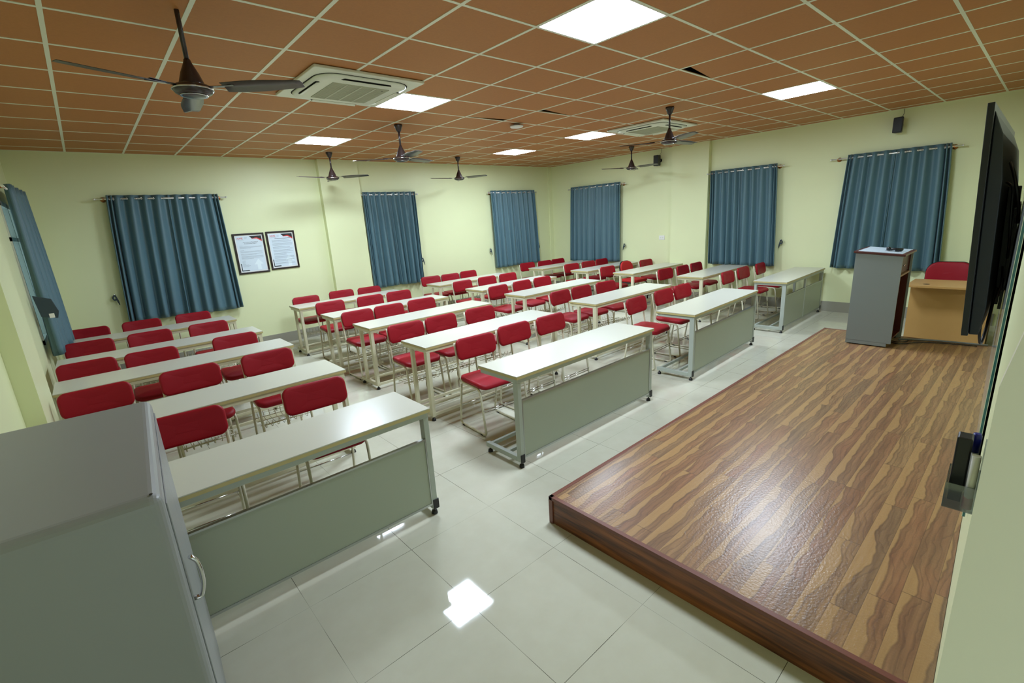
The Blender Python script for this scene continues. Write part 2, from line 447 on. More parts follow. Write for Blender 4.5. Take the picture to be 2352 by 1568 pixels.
# windows: aluminium sliding frames in the openings
def window(n, u0, u1, P, dd=0.0):
    fr = bmesh.new(); z0, z1 = WZ
    def b(bm, a, d0, za, c, d1, zb):
        vs = [bm.verts.new(P(*q)) for q in ((a, d0, za), (c, d0, za), (c, d1, za), (a, d1, za), (a, d0, zb), (c, d0, zb), (c, d1, zb), (a, d1, zb))]
        for f in ((0, 3, 2, 1), (4, 5, 6, 7), (0, 1, 5, 4), (1, 2, 6, 5), (2, 3, 7, 6), (3, 0, 4, 7)): bm.faces.new([vs[i] for i in f])
    mid = (u0 + u1) / 2
    for a, c, za, zb in ((u0, u0 + .05, z0, z1), (u1 - .05, u1, z0, z1), (u0, u1, z0, z0 + .05), (u0, u1, z1 - .05, z1), (mid - .03, mid + .03, z0, z1), (u0, u1, z1 - .40, z1 - .36)):
        b(fr, a, .07 + dd, za, c, .13 + dd, zb)
    o = struct(obj('window_%d' % n, fr, 'winframe'))
    gl = bmesh.new(); b(gl, u0 + .04, .098 + dd, z0 + .04, u1 - .04, .104 + dd, z1 - .04)
    obj('window_pane', gl, 'glass', o)
k = 1
for hs, P in ((HB, PB), (HR, PR), (HL, PL)):
    for a, c in hs: window(k, a, c, P, -.085 if P is PL else 0); k += 1

# ------------------------------------------------------------------ stage
ST = .187; SX0, SX1, SY1 = 1.835, 7.25, 1.85
bm = bmesh.new()
prism(bm, [(SX0 + .02, yw(SX0) + .002), (SX1 - .02, yw(SX1) + .002), (SX1 - .02, SY1 - .02), (SX0 + .02, SY1 - .02)], ST - .012, ST - .001)
stage = tag(obj('stage_platform', bm, 'plank'), 'low wooden stage with striped plank laminate top along the front wall', 'stage')
bm = bmesh.new(); prism(bm, [(SX0 + .008, yw(SX0) + .002), (SX1 - .008, yw(SX1) + .002), (SX1 - .008, SY1 - .008), (SX0 + .008, SY1 - .008)], 0, ST - .013)
obj('side_boards', bm, 'dwood', stage, label='dark brown laminated stage sides')
bm = bmesh.new()
box(bm, SX0, yw(SX0), ST - .022, SX0 + .028, SY1, ST + .001); box(bm, SX1 - .028, yw(SX1), ST - .022, SX1, SY1, ST + .001); box(bm, SX0, SY1 - .028, ST - .022, SX1, SY1, ST + .001)
box(bm, SX0 - .001, SY1 - .03, 0, SX0 + .02, SY1 + .001, ST - .02)
obj('edge_strip', bm, 'trimwood', stage, bevel=.002, label='reddish brown edge strip')

# ------------------------------------------------------------------ desks
DL, DD, DH = 1.83, .46, .757
def make_desk(kind):
    """kind 'front' (modesty panel, C-shaped end), 'front_post' (same with corner legs and middle post) or 'row'"""
    fm = 'gframe' if kind != 'row' else 'cframe'
    t = thing('long_desk', 'x', 'desk')
    hx, hy = DL / 2, DD / 2
    bm = bmesh.new(); box(bm, -hx, -hy, DH - .007, hx, hy, DH); tp = obj('desk_top', bm, 'top', t, bevel=.0015)
    bm = bmesh.new(); box(bm, -hx, -hy, DH - .026, hx, hy, DH - .0072); obj('edge_band', bm, 'band', tp)
    fr = bmesh.new(); zt = DH - .027; ht = .034; i = .012
    for s in (-1, 1): box(fr, -hx + i, s * (hy - i) - (.022 if s > 0 else 0), zt - ht, hx - i, s * (hy - i) + (.022 if s < 0 else 0), zt)
    for s in (-1, 1):
        a = s * (hx - i); box(fr, min(a, a - s * .03), -hy + i + .0225, zt - ht, max(a, a - s * .03), hy - i - .0225, zt)
    obj('top_frame', fr, fm, t, bevel=.002)
    lw, ld = .036, .052
    ry = {'front': None, 'front_post': hy - i - .035, 'row': .06}[kind]
    for s in (-1, 1):
        a = s * (hx - i); x0, x1 = min(a, a - s * lw), max(a, a - s * lw)
        bm = bmesh.new(); box(bm, x0, -hy + i, .045, x1, -hy + i + ld, zt - ht); obj('leg', bm, fm, t, bevel=.002)
        if ry is not None:
            bm = bmesh.new(); box(bm, x0, ry, .085, x1, ry + .035, zt - ht); obj('leg', bm, fm, t, bevel=.002)
        bm = bmesh.new(); box(bm, x0, -hy + i + ld + .0005, .045, x1, hy - i, .085); obj('foot_rail', bm, fm, t, bevel=.002)
        for y in (-hy + .035, hy - .04):
            bm = bmesh.new(); lathe(bm, [(.006, .05), (.006, .026), (.017, .024), (.021, .006), (.021, 0)], ((x0 + x1) / 2, y, 0), 12)
            obj('levelling_foot', bm, 'black', t)
    if kind == 'front_post':
        bm = bmesh.new(); box(bm, -.012, -hy + i, .08, .022, -hy + i + .03, zt - ht); obj('leg', bm, fm, t, bevel=.002)
    bm = bmesh.new(); L0, L1 = -hx + i + lw, hx - i - lw
    if kind == 'row':
        box(bm, L0, -hy + i + .004, .05, L1, -hy + i + .026, .078); box(bm, L0, .065, .05, L1, .087, .078)
        box(bm, L0, -hy + i + .008, .16, L1, -hy + i + .024, .18); box(bm, L0, hy - .05, .05, L1, hy - .03, .078)
    else:
        box(bm, L0, hy - .055, .05, L1, hy - .03, .08); box(bm, L0, -.03, .05, L1, -.008, .078)
    obj('long_rail', bm, fm, t, bevel=.0015)
    if kind != 'row':
        bm = bmesh.new(); box(bm, L0 + .004, -hy + i + .004, .095, L1 - .004, -hy + i + .018, .545)
        pn = obj('modesty_panel', bm, 'panel', t)
        bm = bmesh.new(); box(bm, L0, -hy + i, .08, L1, -hy + i + .022, .095); box(bm, L0, -hy + i, .545, L1, -hy + i + .022, .556)
        for s in (-1, 1):
            a = s * (hx - i - lw - .004); box(bm, a - .004, -hy + i, .095, a + .004, -hy + i + .022, .545)
        obj('panel_strip', bm, 'alu', pn)
        for s in (-1, 1):
            bm = bmesh.new(); a = s * (hx - i - .013); box(bm, a - .021, -hy + i - .006, .045, a + .021, -hy + i + .004, .115); obj('corner_cap', bm, 'black', t, bevel=.003)
    return t
cols = [('far left column', [.495, .49, .495, .48, .475]), ('centre-left column', [3.07, 3.1, 3.16, 3.17, 3.15]),
        ('centre-right column', [5.64, 5.62, 5.62, 5.66, 5.68]), ('far right column', [8.28, 8.34, 8.36, 8.37, 8.38])]
rowy = [2.675, 3.955, 5.275, 6.355, 7.63]
rown = ['front row', 'second row', 'third row', 'fourth row', 'back row']
protos = {}
angs = {(2, 0): 2.0, (3, 0): 1.0, (2, 3): .8, (3, 1): 1.0}
for ci, (cn, xs) in enumerate(cols):
    for ri, x in enumerate(xs):
        kind = ('front_post' if ci == 3 else 'front') if ri == 0 else 'row'
        if ri == 0: lab = 'long white-topped desk with grey front panel, front row, ' + cn
        else: lab = 'long white-topped desk on open cream frame, %s, %s' % (rown[ri], cn)
        if ri == 0: grp = 'front row desks with grey panels'
        else: grp = 'open framed desks in rows'
        y = rowy[ri] + (-.03 if ci == 3 else 0) + (.02 if (ci == 1 and ri == 1) else 0)
        loc = (x, y, 0); rz = math.radians(angs.get((ci, ri), 0))
        if kind not in protos:
            p = make_desk(kind); p.location = loc; p.rotation_euler = (0, 0, rz); p['label'] = lab; p['group'] = grp; protos[kind] = p
        else: dup(protos[kind], loc, rz, lab, grp)

# ------------------------------------------------------------------ chairs
def make_chair(shelf):
    t = thing('padded_chair', 'x', 'chair', group='red padded classroom chairs')
    W = .203
    fr = bmesh.new()
    for s in (-1, 1):
        pts = [(s * W, .205, .80), (s * W, .178, .66), (s * W, .145, .445), (s * W, -.165, .435), (s * W, -.215, .03), (s * W, -.19, .012), (s * W, .19, .012), (s * W, .205, .05), (s * W, .14, .425)]
        tube(fr, fillet(pts, .05, 5), .0105, 8)
    for y, z in ((-.12, .436), (.11, .436), (.19, .70)):
        tube(fr, [(-W, y, z), (W, y, z)], .009, 6)
    obj('frame', fr, 'chair_tube', t)
    bm = bmesh.new()
    def sf(p):
        f = max(0, (-p.y - .08) / .12); b_ = max(0, (p.y - .05) / .15)
        return Vector((p.x * (1 - .04 * b_), p.y - .012, .472 + p.z - .022 * f * f - .006 * (1 - (p.x / .21) ** 2) * (1 if p.z > 0 else 0)))
    pad(bm, .43, .41, .05, .075, .024, fn=sf); obj('seat', bm, 'red', t)
    bm = bmesh.new()
    def bf(p):   # local: x width, y height, z thickness -> lean back, slight wrap
        cv = .028 * (p.x / .21) ** 2; q = Vector((p.x, p.z - cv, p.y)); a = math.radians(-11)
        y = q.y * math.cos(a) - q.z * math.sin(a); z = q.y * math.sin(a) + q.z * math.cos(a)
        return Vector((q.x, y + .178, z + .735))
    pad(bm, .435, .20, .038, .055, .018, fn=bf); obj('backrest', bm, 'red', t)
    bm = bmesh.new()
    if shelf:
        for y in (-.17, -.06, .06, .16): tube(bm, [(-W, y, .235 if y > -.1 else .27), (W, y, .235 if y > -.1 else .27)], .004, 5)
        for q in range(8):
            x = -W + .03 + q * (2 * W - .06) / 7
            tube(bm, fillet([(x, -.20, .31), (x, -.16, .235), (x, .15, .225), (x, .175, .29)], .03, 2), .003, 4)
        obj('book_basket', bm, 'chair_tube', t)
    else:
        bm.free()
        for y, z in ((-.193, .222), (-.196, .246), (.175, .20)):
            bm = bmesh.new(); tube(bm, [(-W, y, z), (W, y, z)], .005, 6); obj('stretcher', bm, 'chrome', t)
    for s in (-1, 1):
        for y in (-.15, .15):
            bm = bmesh.new(); box(bm, s * W - .012, y - .018, 0, s * W + .012, y + .018, .014); obj('foot_pad', bm, 'black', t, bevel=.003)
    return t
CH = {  # backrest top centre x, y, angle in degrees; from left to right behind each desk
 (0, 0): [(.25, 3.47, -6), (1.02, 3.39, -4)],
 (1, 0): [(2.56, 3.50, -5), (3.11, 3.57, 0), (3.63, 3.55, 1)],
 (2, 0): [(4.98, 3.36, 4), (5.65, 3.38, 0), (6.14, 3.38, 0)],
 (3, 0): [(7.67, 3.43, 2), (8.28, 3.44, 0), (8.95, 3.42, 4)],
 (0, 1): [(-.16, 4.69, 1), (.45, 4.69, 0), (1.05, 4.68, -2)],
 (1, 1): [(2.47, 4.65, -3), (2.93, 4.65, 2), (3.51, 4.64, -4)],
 (2, 1): [(4.95, 4.61, 5), (5.43, 4.62, 0), (5.98, 4.58, -6)],
 (3, 1): [(7.73, 4.58, -4), (8.25, 4.53, 2), (8.76, 4.53, 1)],
 (0, 2): [(-.20, 5.86, 0), (.29, 5.83, -2), (1.03, 5.83, -2)],
 (1, 2): [(2.50, 5.97, 0), (2.96, 5.97, -3), (3.48, 5.97, -6)],
 (2, 2): [(4.90, 5.93, 6), (5.48, 5.98, 4), (5.98, 5.98, 2)],
 (3, 2): [(7.72, 5.85, -4), None, (9.06, 5.83, -4)],
 (0, 3): [(-.17, 7.08, -3), (.38, 7.06, 0), (.98, 7.02, 0)],
 (1, 3): [(2.60, 7.15, -3), (3.22, 7.09, -4), (3.72, 7.08, -4)],
 (2, 3): [(5.02, 7.08, 4), (5.62, 7.10, 0), (6.14, 7.09, -1)],
 (3, 3): [(7.92, 6.97, -6), (8.45, 6.93, -4), (8.98, 6.97, 0)],
 (0, 4): [(-.17, 8.2, -4), (.39, 8.2, -4), (.99, 8.18, -6)],
 (1, 4): [(2.58, 8.14, 0), (3.23, 8.24, -4), (3.71, 8.15, -3)],
 (2, 4): [(5.16, 8.36, -6), (5.60, 8.30, -4), (6.12, 8.37, 0)],
 (3, 4): [(7.80, 8.25, -8), (8.29, 8.15, -6), (8.76, 8.15, -4)],
}
cp = {}
for (ci, ri), lst in CH.items():
    for k, c in enumerate(lst):
        if c is None: continue
        x, y, a = c; a = math.radians(a * .8); off = .205
        px, py = x + off * math.sin(a), y - off * math.cos(a)
        if len(lst) == 2: pos = ('left', 'right')[k] + ' of two visible'
        elif (ci, ri) == (3, 2): pos = ('left', '', 'right')[k] + ' one'
        else: pos = ('left', 'middle', 'right')[k] + ' of three'
        lab = 'red padded chair, %s behind the %s desk, %s' % (pos, rown[ri], cols[ci][0])
        sh = ri > 0
        if sh not in cp:
            p = make_chair(sh); p.location = (px, py, 0); p.rotation_euler = (0, 0, a); p['label'] = lab; cp[sh] = p
        else: dup(cp[sh], (px, py, 0), a, lab)

def round_chair(loc, rz, label, big=False):
    t = thing('round_back_chair', label, 'chair', loc, rz)
    W = .21; top = .93 if big else .86; bw = .50 if big else .40
    fr = bmesh.new()
    for s in (-1, 1):
        tube(fr, fillet([(s * W, .20, .66), (s * W, .17, .44), (s * W, -.17, .43), (s * W, -.20, .012)], .04), .0115, 8)
        tube(fr, fillet([(s * W, .10, .43), (s * W, .23, .20), (s * W, .25, .012)], .04), .0115, 8)
    tube(fr, [(-W, .185, .60), (W, .185, .60)], .010, 6)
    obj('frame', fr, 'black', t)
    bm = bmesh.new(); pad(bm, .45, .43, .06, .09, .026, fn=lambda p: Vector((p.x, p.y, .475 + p.z))); obj('seat', bm, 'redbright' if not big else 'red', t)
    bm = bmesh.new(); hh = .40 if big else .30
    pad(bm, bw, hh, .045, .14, .02, fn=lambda p: Vector((p.x * (1 if p.y < 0 else 1), .20 + p.z + p.y * .12 - .02 * (p.x / .2) ** 2, top - hh / 2 + p.y)), n=8)
    obj('backrest', bm, 'redbright' if not big else 'red', t)
    bm = bmesh.new(); pad(bm, bw + .012, hh + .012, .03, .145, .012, fn=lambda p: Vector((p.x, .225 + p.z + p.y * .12 - .02 * (p.x / .2) ** 2, top - hh / 2 + p.y)), n=8)
    obj('back_shell', bm, 'black', t)
    return t
round_chair((8.46, 5.69, 0), math.radians(-3), 'bright red round-backed chair with black frame, behind third row desk, far right')
round_chair((8.62, .84, 0), math.radians(-90), 'large red round-backed chair behind the beech teacher table', True)

# ------------------------------------------------------------------ podium, table
t = thing('podium', 'tall grey podium with mahogany edges on the stage', 'podium', (6.577, 1.02, ST))
# local: x 0..0.62 depth, y 0..0.43 ; presenter side faces -y
PW, PD = .60, .43
def topz(y): return 1.035 + .075 * y
bm = bmesh.new(); prism(bm, [(0, .05), (PD, .05), (PD, topz(PD)), (0, topz(0)), ], 0, .018, 'x'); box(bm, 0, .04, .012, .018, PD, .052); obj('side_panel', bm, 'podgrey', t)
bm = bmesh.new(); prism(bm, [(0, .0), (PD, .0), (PD, topz(PD)), (0, topz(0))], PW - .018, PW, 'x'); obj('side_panel', bm, 'podgrey', t)
bm = bmesh.new(); box(bm, .018, PD - .018, .012, PW - .018, PD, topz(PD) - .01); obj('front_panel', bm, 'podgrey', t)
bm = bmesh.new(); box(bm, .018, .02, .07, PW - .018, PD - .018, .088); obj('bottom_shelf', bm, 'podred', t)
bm = bmesh.new(); box(bm, .018, .012, .80, PW - .018, PD - .018, .818); obj('shelf', bm, 'podedge', t, label='pale wood shelf under the podium top')
bm = bmesh.new(); box(bm, .018, PD - .024, .088, PW - .018, PD - .018, topz(0) - .01); box(bm, .018, .02, .088, .022, PD - .02, topz(0) - .01); box(bm, PW - .022, .02, .088, PW - .018, PD - .02, topz(0) - .01)
obj('inner_lining', bm, 'podred', t, label='dark mahogany lining')
bm = bmesh.new(); box(bm, .022, .03, .83, PW - .022, .045, topz(0) - .015); dr = obj('drawer_front', bm, 'podred', t)
bm = bmesh.new(); box(bm, .27, .018, .90, .33, .03, .915); obj('drawer_handle', bm, 'chrome', dr, bevel=.003)
bm = bmesh.new()
for (x0, y0, x1, y1, mi) in ((-.012, -.022, PW + .012, PD + .02, 0),):
    vs = []
    for z in (0, .022):
        for x, y in ((x0, y0), (x1, y0), (x1, y1), (x0, y1)): vs.append(bm.verts.new((x, y, topz(y) + z)))
    for f in ((0, 3, 2, 1), (4, 5, 6, 7), (0, 1, 5, 4), (1, 2, 6, 5), (2, 3, 7, 6), (3, 0, 4, 7)): bm.faces.new([vs[i] for i in f])
tp = obj('podium_top', bm, 'podred', t, bevel=.003)
bm = bmesh.new(); vs = []
for z in (.0221, .026):
    for x, y in ((.02, .01), (PW - .02, .01), (PW - .02, PD - .015), (.02, PD - .015)): vs.append(bm.verts.new((x, y, topz(y) + z)))
for f in ((0, 3, 2, 1), (4, 5, 6, 7), (0, 1, 5, 4), (1, 2, 6, 5), (2, 3, 7, 6), (3, 0, 4, 7)): bm.faces.new([vs[i] for i in f])
obj('top_inlay', bm, 'podtop', tp, label='pale blue-grey writing inlay')
for x, y in ((.03, .06), (.03, PD - .04), (PW - .03, .06), (PW - .03, PD - .04)):
    bm = bmesh.new(); lathe(bm, [(.014, 0), (.014, .012)], (x, y, 0), 12); obj('foot', bm, 'black', t)
# microphone clip and cord on the podium top
zt = ST + topz(.10) + .026
t = thing('microphone', 'small black microphone with coiled cord lying on the podium top', 'microphone', (6.78, 1.13, zt))
bm = bmesh.new(); tube(bm, [(0, -.07, .024), (0, .03, .028), (0, .045, .028)], [.014, .014, .012], 10); obj('microphone_body', bm, 'black', t)
bm = bmesh.new(); lathe(bm, [(.004, -.02), (.018, -.016), (.022, 0), (.018, .016), (.004, .02)], (0, .062, .032), 12, axis='y'); obj('microphone_head', bm, 'black', t)
bm = bmesh.new(); box(bm, -.025, -.06, .004, .03, .0, .014); obj('base_clip', bm, 'black', t, bevel=.004)
bm = bmesh.new(); pts = [(.02 + .05 * math.sin(a * .9) + .012 * a, .02 + .07 * math.cos(a), .012 + .006 * math.sin(a * 2)) for a in [k_ * .45 for k_ in range(20)]]
tube(bm, pts, .003, 5); obj('cord', bm, 'black', t)

t = thing('teacher_table', 'beech laminate teacher table on the floor beyond the stage end', 'table', (8.0, .73, 0))
bm = bmesh.new(); box(bm, -.30, -.44, .725, .34, .40, .75); tt = obj('table_top', bm, 'beech', t, bevel=.002)
bm = bmesh.new(); lathe(bm, [(.035, .7502), (.035, .7515)], (-.13, .22, 0), 20); obj('cable_grommet', bm, 'black', tt)
bm = bmesh.new(); box(bm, -.12, -.40, .03, -.10, .37, .725); obj('modesty_panel', bm, 'beech', t)
for s in (-1, 1):
    bm = bmesh.new(); yy = -.40 if s < 0 else .352; box(bm, -.1, yy, 0, .31, yy + .018, .725); obj('side_panel', bm, 'beech', t)

# conduit and cables by the podium foot
bm = bmesh.new(); tube(bm, [(7.02, 1.02, ST + .014), (7.10, .90, ST + .013), (7.17, .70, ST + .013), (7.20, .45, ST + .013), (7.21, .27, ST + .013)], .011, 8)
tag(obj('cable_conduit', bm, 'conduit'), 'grey cable conduit on the stage between podium and front wall', 'conduit')
bm = bmesh.new(); tube(bm, fillet([(6.98, 1.15, ST + .006), (6.80, 1.00, ST + .006), (6.92, .90, ST + .006), (7.05, .80, ST + .006), (7.12, .55, ST + .008), (7.15, .35, ST + .006)], .1, 6), .0055, 6)
tube(bm, fillet([(7.0, 1.12, ST + .006), (6.88, 1.02, ST + .006), (7.0, .92, ST + .006), (7.13, .96, ST + .006), (7.19, .6, ST + .006)], .08, 6), .005, 6)
tag(obj('power_cable', bm, 'black'), 'black looped cables on the stage at the podium foot', 'cable')

# ------------------------------------------------------------------ steel cupboard near the camera
t = thing('steel_cupboard', 'low grey steel cupboard in the left foreground', 'cupboard', (.017, 1.40, 0), math.radians(-3.5))
bm = bmesh.new(); box(bm, -.50, 0, .02, 0, .95, 1.26); cb = obj('cabinet_body', bm, 'locker', t, bevel=.028); cb.modifiers['bevel'].segments = 5
bm = bmesh.new(); box(bm, -.0005, .04, .06, .004, .46, 1.215); d1 = obj('door', bm, 'locker', t, bevel=.002)
bm = bmesh.new(); box(bm, -.0005, .46, .06, .004, .89, 1.215); obj('door', bm, 'locker', t, bevel=.002)
bm = bmesh.new(); tube(bm, fillet([(.003, .06, .90), (.022, .06, .895), (.034, .06, .93), (.036, .06, .97), (.032, .06, 1.01), (.018, .06, 1.03)], .02), .006, 8, flat=1.4)
obj('door_handle', bm, 'chrome', d1, label='curved chrome handle')
bm = bmesh.new(); lathe(bm, [(.004, 0), (.004, .0015)], (-.022, .022, 1.2598), 10); obj('screw_hole', bm, 'black', t)

# ------------------------------------------------------------------ curtains
def panel(bm, P, ut0, ut1, ub0, ub1, zt, zb, n, ph, d0=.085, seed=0, skew=0, amp=(.030, .046), hang=1, outer=0):
    """a pleated panel; P(u,d,z) with d measured into the room"""
    rnd = random.Random(seed); NU, NZ = n * 14, 26
    offs = [rnd.uniform(-.5, .5) for _ in range(12)]
    knots = [0.0]; wts = []
    for k_ in range(n):          # pleats bunch up at the outer edge
        q_ = (k_ + .5) / n; q_ = q_ if outer == 0 else 1 - q_
        wts.append((.28 if q_ < .34 else 1.0) * rnd.uniform(.85, 1.15))
    tot = sum(wts)
    for w_ in wts: knots.append(knots[-1] + w_ / tot)
    def warp(s_):
        f_ = min(max(s_, 0), 1) * n; i_ = min(int(f_), n - 1); return knots[i_] + (knots[i_ + 1] - knots[i_]) * (f_ - i_)
    grid = []
    for iz in range(NZ + 1):
        t_ = iz / NZ; row = []
        for iu in range(NU + 1):
            s = iu / NU
            s2 = warp(s)
            wv = math.sin(2 * PI * n * s + ph); w2 = math.sin(2 * PI * (n * .5) * s + offs[0] * 6 + t_ * 1.2)
            a = amp[0] * (1 - t_) + amp[1] * t_
            ease = t_ ** .8
            u = (ut0 + (ut1 - ut0) * s2) * (1 - ease) + (ub0 + (ub1 - ub0) * s2) * ease + .010 * t_ * math.sin(2 * PI * n * s * .5 + offs[1] * 5)
            d = d0 + a * (wv + .35 * math.sin(4 * PI * n * s + ph * 2 + t_) * t_ * .6) + .012 * t_ * w2 + .012 * hang * t_
            z = zt + (zb - zt) * t_ + (.004 * wv * t_) - .012 * math.sin(PI * s) * t_
            row.append(bm.verts.new(P(u, d, z)))
        grid.append(row)
    for a, b in zip(grid, grid[1:]):
        for k in range(NU):
            f = bm.faces.new((a[k], a[k + 1], b[k + 1], b[k])); f.smooth = True
    return [ut0 + (ut1 - ut0) * warp(k / n / 2) for k in range(1, 2 * n)]

QB = lambda u, d, z: (u, YB - d, z)
QR = lambda u, d, z: (XR - d, u, z)
QL = lambda u, d, z: (XL + d, u, z)
def window_dressing(P, axis, rod, panels, where, brackets=True, rod_d=.085, zr=2.468, PC=None):
    PC = PC or P
    u0, u1 = rod
    t = thing('curtain_rod', 'steel curtain rod ' + where, 'curtain rod', P((u0 + u1) / 2, rod_d, zr), 0, 'curtain rods over the windows')
    L = Vector(P((u0 + u1) / 2, rod_d, zr)); rel = lambda u, d, z: Vector(P(u, d, z)) - L
    bm = bmesh.new(); tube(bm, [rel(u0, rod_d, zr), rel(u1, rod_d, zr)], .011, 10); rd = obj('rod', bm, 'rod', t)
    for e, s in ((u0, -1), (u1, 1)):
        bm = bmesh.new(); tube(bm, [rel(e - s * .002, rod_d, zr), rel(e + s * .018, rod_d, zr)], .014, 10); obj('finial', bm, 'rod', t)
        bm = bmesh.new(); e2 = e - s * .085
        tube(bm, [rel(e2, 0.001, zr - .005), rel(e2, .012, zr - .005), rel(e2, .02, zr - .005)], [.034, .03, .014], 14); tube(bm, [rel(e2, .015, zr - .005), rel(e2, rod_d + .012, zr - .004)], .009, 8)
        obj('bracket', bm, 'bracket', t, label='copper-coloured round bracket')
    for pi_, (a0, a1, b0, b1, n, ph, seed, lab, zb) in enumerate(panels):
        n += 1
        c0 = Vector(P((a0 + a1) / 2, rod_d, zr + .03))
        bm = bmesh.new(); us = panel(bm, lambda u, d, z: Vector(PC(u, d, z)) - c0, a0, a1, b0, b1, zr + .05, zb, n, ph, seed=seed, d0=rod_d, outer=pi_)
        root = thing('curtain', lab, 'curtain', c0, 0, 'blue-grey window curtains')
        o = obj('curtain_fabric', bm, 'curtain', root)
        md = o.modifiers.new('thick', 'SOLIDIFY'); md.thickness = .0016
        for k, u in enumerate(us):
            if not (min(a0, a1) + .01 < u < max(a0, a1) - .01): continue
            bm = bmesh.new(); c = Vector(PC(u, rod_d, zr)) - c0
            ang = .9 * (1 if k % 2 else -1); ring = []
            for q in range(17):
                th = 2 * PI * q / 16
                v = Vector((math.sin(ang) * math.cos(th) * .021, math.cos(ang) * math.cos(th) * .021, math.sin(th) * .021))
                v = Vector((v.x, v.y, v.z)) if axis == 'x' else Vector((v.y, v.x, v.z))
                ring.append(c + v)
            tube(bm, ring, .0035, 5, cap=False); obj('eyelet', bm, 'chrome', root)
PI2 = PI / 2
window_dressing(QB, 'x', (.27, 1.83), [(.39, 1.10, .27, 1.00, 5, 0, 1, 'left panel of the curtain left of the framed notices', .765), (1.09, 1.73, 1.0, 1.76, 5, PI, 2, 'right panel of the curtain left of the framed notices', .745)], 'left of the framed notices')
window_dressing(QB, 'x', (4.09, 5.27), [(4.10, 4.66, 4.08, 4.72, 5, 0, 3, 'left panel of the middle curtain on the back wall', .72), (4.65, 5.22, 4.70, 5.22, 5, PI, 4, 'right panel of the middle curtain on the back wall', .71)], 'in the middle of the back wall')
window_dressing(QB, 'x', (7.14, 8.66), [(7.20, 7.92, 7.22, 7.98, 5, 0, 5, 'left panel of the back wall curtain nearest the far corner', .765), (7.90, 8.60, 7.96, 8.66, 5, PI, 6, 'right panel of the back wall curtain nearest the far corner', .765)], 'on the back wall by the far corner')
window_dressing(QR, 'y', (6.45, 8.10), [(8.02, 7.32, 8.08, 7.34, 5, 0, 7, 'left panel of the right wall curtain nearest the far corner', .75), (7.34, 6.57, 7.36, 6.58, 5, PI, 8, 'right panel of the right wall curtain nearest the far corner', .76)], 'on the right wall by the far corner')
window_dressing(QR, 'y', (3.22, 4.56), [(4.50, 3.95, 4.46, 3.90, 5, 0, 9, 'left panel of the middle curtain on the right wall', .77), (3.97, 3.32, 3.92, 3.24, 5, PI, 10, 'right panel of the middle curtain on the right wall', .76)], 'in the middle of the right wall')
window_dressing(QR, 'y', (.97, 2.51), [(2.29, 1.70, 2.36, 1.70, 5, 0, 11, 'left panel of the curtain behind the podium', .765), (1.72, 1.08, 1.72, .99, 5, PI, 12, 'right panel of the curtain behind the podium', .755)], 'above the podium')
window_dressing(QL, 'y', (6.7, 8.35), [(7.02, 8.15, 6.83, 8.05, 5, 0, 13, 'curtain on the left wall window at the photo edge', .765)], 'on the left wall', zr=2.468,
    PC=lambda u, d, z: (XL + d + (.0 + .065 + .06 * (1 - z / 2.5)) * max(0, (u - 6.85)) / 1.25, u, z))

def tieback(P, u, z, lab, d=.05):
    c = Vector(P(u, 0, z)); t = thing('curtain_tieback', lab, 'tieback', c, 0, 'curtain tiebacks on wall hooks')
    rel = lambda a, b, e: Vector(P(u + a, b, z + e)) - c
    bm = bmesh.new(); tube(bm, [rel(0, .001, .03), rel(0, d, .03), rel(0, d + .005, .05)], .004, 6); obj('hook', bm, 'chrome', t)
    bm = bmesh.new()
    tube(bm, fillet([rel(0, d, .04), rel(-.03, d, .0), rel(-.01, d, -.04), rel(.015, d, -.01), rel(0, d, .04)], .02, 4), .010, 6, flat=.5)
    tube(bm, [rel(.005, d, .03), rel(.02, d, -.05), rel(.03, d + .005, -.11)], [.008, .012, .004], 6)
    obj('strap', bm, 'tie', t)
tieback(QB, .20, 1.13, 'dark tieback left of the first back wall curtain')
tieback(QB, 5.27, 1.15, 'dark tieback right of the middle back wall curtain')
tieback(QB, 7.13, 1.18, 'dark tieback left of the far corner back wall curtain')
tieback(QB, 8.72, 1.20, 'dark tieback right of the far corner back wall curtain')
tieback(QR, 6.50, 1.12, 'dark tieback beside the right wall far corner curtain')
tieback(QR, 3.18, 1.18, 'dark tieback beside the middle right wall curtain')
# fabric tieback with a tag on the left curtain
c = Vector((XL + .115, 6.72, 1.30)); t = thing('curtain_tieback', 'folded grey tieback with white tag hanging on the left wall curtain', 'tieback', c)
bm = bmesh.new(); prism(bm, [(-.07, .12), (.06, .07), (.09, -.06), (.07, -.13), (-.05, -.10)], -.012, .006, 'y'); obj('strap', bm, 'tie', t, bevel=.004)
bm = bmesh.new(); box(bm, .01, -.014, -.12, .05, -.0125, -.075); obj('care_tag', bm, 'white', t)

